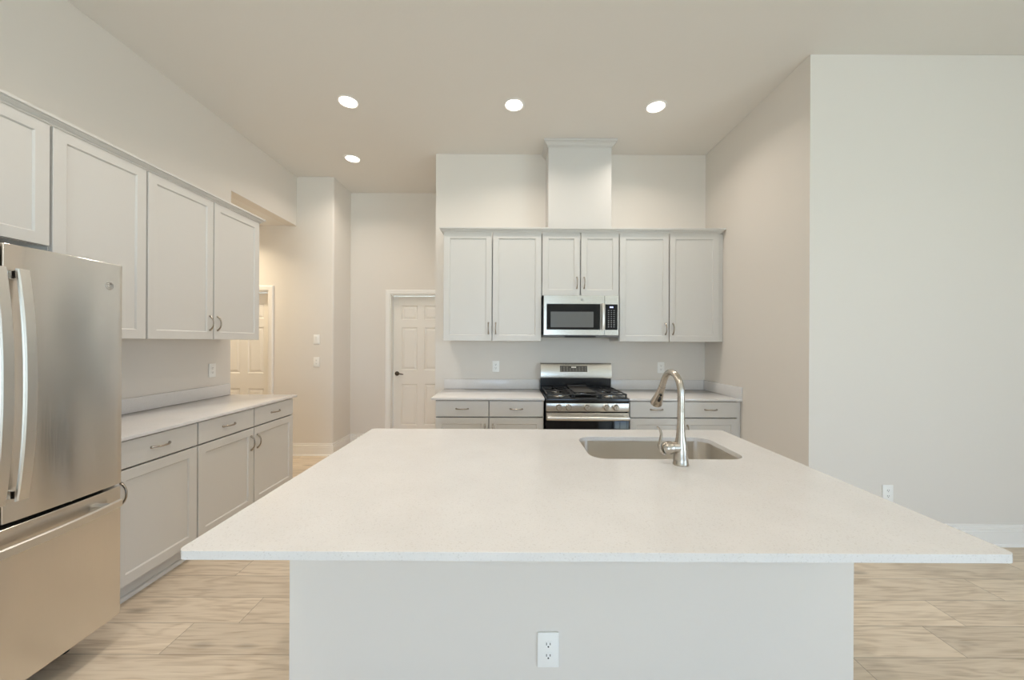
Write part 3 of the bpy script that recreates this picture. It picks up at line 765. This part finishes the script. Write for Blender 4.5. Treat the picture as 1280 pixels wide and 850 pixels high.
# backguard
bg = MB(); bg.prism([(RY(3.905), 0.90), (RY(3.848), 0.90), (RY(3.848), 1.045), (RY(3.905), 1.045)], 'x', -RW, RW)
bg.build('backguard_base', BLACK, rg)
bg = MB(); bg.prism([(RY(3.905), 1.038), (RY(3.815), 1.038), (RY(3.812), 1.050), (RY(3.838), 1.185), (RY(3.845), 1.195), (RY(3.858), 1.199), (RY(3.905), 1.199)], 'x', -RW-0.001, RW+0.001)
bgo = bg.build('backguard', STEELR, rg, ang=30)
def on_guard(x0, x1, z0, z1, off, name, mat, rows=None):
    def Yz(z): return RY(3.812)+(z-1.050)*(0.026/0.135)-off
    m = MB()
    def patch(a, b, c, d):
        m.prism([(Yz(c), c), (Yz(d), d), (Yz(d)+off+0.001, d), (Yz(c)+off+0.001, c)], 'x', a, b)
    if rows is None: patch(x0, x1, z0, z1)
    else:
        for (a, b, c, d) in rows: patch(a, b, c, d)
    return m.build(name, mat, bgo)
on_guard(-0.172, 0.118, 1.106, 1.170, 0.002, 'control_display', PANELG)
rows = []
for k in range(9):
    for j in range(3):
        if 3 <= k <= 5 and j == 2: continue
        xx = -0.160+k*0.0325; zc = 1.118+j*0.018
        rows.append((xx-0.009, xx+0.009, zc-0.003, zc+0.003))
on_guard(0, 0, 0, 0, 0.0026, 'display_keys', pmat('brown_key_print', (0.30, 0.26, 0.21), 0.4), rows)
on_guard(0, 0, 0, 0, 0.0027, 'clock_display', emis('lit_range_clock', (0.75, 0.7, 0.6), 0.5), [(-0.05+0.018*k, -0.037+0.018*k, 1.149, 1.160) for k in range(3)])
# control panel with five knobs
cpn = MB().box(-RW+0.003, RW-0.003, yfr-0.002, RY(3.30), 0.795, 0.871, 0.004, 2).build('control_panel', STEELR, rg)
for kx in (0.427, 0.513, 0.680, 0.855, 0.941):
    x = kx-RX
    k = MB().lathe((x, yfr-0.0015, 0.834), (0, -1, 0), [(0, 0), (0.030, 0), (0.030, 0.004), (0.0265, 0.007), (0.0245, 0.010), (0.0230, 0.030), (0.0205, 0.034), (0, 0.034)], 28).build('knob', STEELR, cpn)
    MB().box(x-0.0045, x+0.0045, yfr-0.0425, yfr-0.034, 0.834-0.021, 0.834+0.021, 0.002, 1).build('knob_grip', CHROME, k)
# oven door
od = MB().box(-RW+0.003, RW-0.003, yfr-0.004, RY(3.284), 0.245, 0.786, 0.005, 2).build('oven_door', GLASSB, rg)
MB().box(-RW+0.004, RW-0.004, yfr-0.0055, yfr-0.003, 0.716, 0.785, 0.001, 1).build('door_trim', STEELR, od)
h = MB(); n = 20; rings = []
for i in range(n+1):
    u = -1+2*i/n; x = (RW-0.012)*u; d = 0.045+0.012*(1-u*u)
    rings.append([h.bm.verts.new((x, yfr-d+0.0135*math.cos(a), 0.742+0.019*math.sin(a))) for a in [2*PI*k/14 for k in range(14)]])
for A, B in zip(rings, rings[1:]):
    for k in range(14): h.bm.faces.new((A[k], A[(k+1) % 14], B[(k+1) % 14], B[k]))
h.bm.faces.new(rings[0]); h.bm.faces.new(rings[-1])
for s in (-1, 1): h.box(s*(RW-0.035)-0.014, s*(RW-0.035)+0.014, yfr-0.045, yfr-0.004, 0.729, 0.755, 0.003, 1)
h.build('oven_handle', STEELH, od)
MB().box(-RW+0.003, RW-0.003, yfr-0.002, RY(3.284), 0.06, 0.238, 0.005, 2).build('storage_drawer', STEELR, rg)

# ---------------------------------------------------------------- outlets and switches (plates facing -y at local origin)
def plate_mesh(): return MB().box(-0.037, 0.037, -0.006, 0.0, -0.060, 0.060, 0.0025, 2)
def outlet(label, loc, rz):
    r = thing('wall_outlet', label, 'outlet', loc, rz)
    plate_mesh().build('cover_plate', PLAST, r)
    for s in (-1, 1):
        zc = s*0.0195
        f = MB(); pts = [(0.0165*math.cos(a), zc+min(max(0.0175*math.sin(a), -0.0125), 0.0125)) for a in [2*PI*k/28 for k in range(28)]]
        f.prism(pts, 'y', -0.0072, -0.004)
        fo = f.build('receptacle', PLAST, r)
        g = MB(); g.box(-0.0075, -0.0050, -0.0076, -0.006, zc-0.001, zc+0.0075); g.box(0.0050, 0.0075, -0.0076, -0.006, zc-0.0005, zc+0.007)
        g.cyl((0, -0.006, zc-0.0065), (0, -1, 0), 0.0028, 0.0016, 12)
        g.build('slots', SLOT, fo)
    s = MB().lathe((0, -0.0058, 0), (0, -1, 0), [(0, 0), (0.003, 0), (0.0025, 0.0012), (0, 0.0014)], 12); s.build('screw', PLAST, r)
    return r
def switch(label, loc, rz):
    r = thing('light_switch', label, 'switch', loc, rz)
    plate_mesh().build('cover_plate', PLAST, r)
    MB().prism([(-0.0055, -0.033), (-0.0075, -0.033), (-0.0105, 0.033), (-0.0055, 0.033)], 'x', -0.0165, 0.0165).build('rocker', PLAST, r)
    return r
G = 0.0006
outlet('white double outlet low on the front of the island', (0.131, BY0-G, 0.360), 0)
outlet('white outlet above the counter left of the range', (-0.170, YB-G, 1.155), 0)
outlet('white outlet above the counter right of the range, behind the faucet', (1.622, YB-G, 1.150), 0)
outlet('white outlet on the left wall above the long counter', (XL+G, 3.215, 1.155), HZ)
outlet('white outlet low on the wall right of the island', (2.655, YR-G, 0.366), 0)
switch('white rocker switch on the hallway wall, upper of two plates', (-2.42, YH-G, 1.442), 0)
outlet('white outlet on the hallway wall, lower of two plates', (-2.42, YH-G, 1.163), 0)

# ---------------------------------------------------------------- recessed ceiling lights
def downlight(label, loc, watts=LAMP, colour=LAMP_COL):
    r = thing('recessed_light', label, 'ceiling light', loc, 0)
    MB().lathe((0, 0, 0), (0, 0, -1), [(0.070, 0.0005), (0.092, 0.0005), (0.092, 0.003), (0.088, 0.006), (0.076, 0.007), (0.072, 0.004), (0.070, 0.0005)], 48).build('trim_ring', TRIM, r)
    MB().lathe((0, 0, 0), (0, 0, -1), [(0, 0.0008), (0.0705, 0.0008), (0.0705, 0.0038), (0, 0.0045)], 48).build('lens', LENS, r)
    d = bpy.data.lights.new('lamp', 'AREA'); d.shape = 'DISK'; d.size = 0.135; d.energy = watts; d.color = colour; d.spread = math.radians(SPREAD)
    l = bpy.data.objects.new('lamp', d); C.objects.link(l); l.parent = r; l.location = (0, 0, -0.0056)
    return r
d0 = downlight('leftmost lit recessed light in the front row of three', (-1.400, 3.065, H))
dup(d0, (0.012, 3.096, H), 0, 'middle lit recessed light in the front row of three')
dup(d0, (1.238, 3.112, H), 0, 'rightmost lit recessed light in the front row, nearest the right wall')
dup(d0, (-1.786, 4.02, H), 0, 'lit recessed light farthest back, in front of the alcove')
downlight('lit recessed light in the lower hallway ceiling', (-3.5, 3.95, ZO), 12.0, (1.0, 0.85, 0.61))
dup(d0, (-1.4, 1.75, H), 0, 'added fill light in the ceiling over the left aisle, out of view')  # extra lamp out of view, added to brighten the left cabinets and aisle
dup(d0, (-1.4, 0.42, H), 0, 'added fill light in the ceiling in front of the refrigerator, out of view')  # extra lamp out of view, added as warm fill on the left
dup(d0, (0.012, 0.42, H), 0, 'added fill light in the ceiling above the camera, out of view')  # unseen lamp added overhead for general warm fill
dup(d0, (2.6, 0.42, H), 0, 'added fill light in the ceiling near the right-hand wall, out of view')  # unseen lamp added to lift the floor and wall at the right
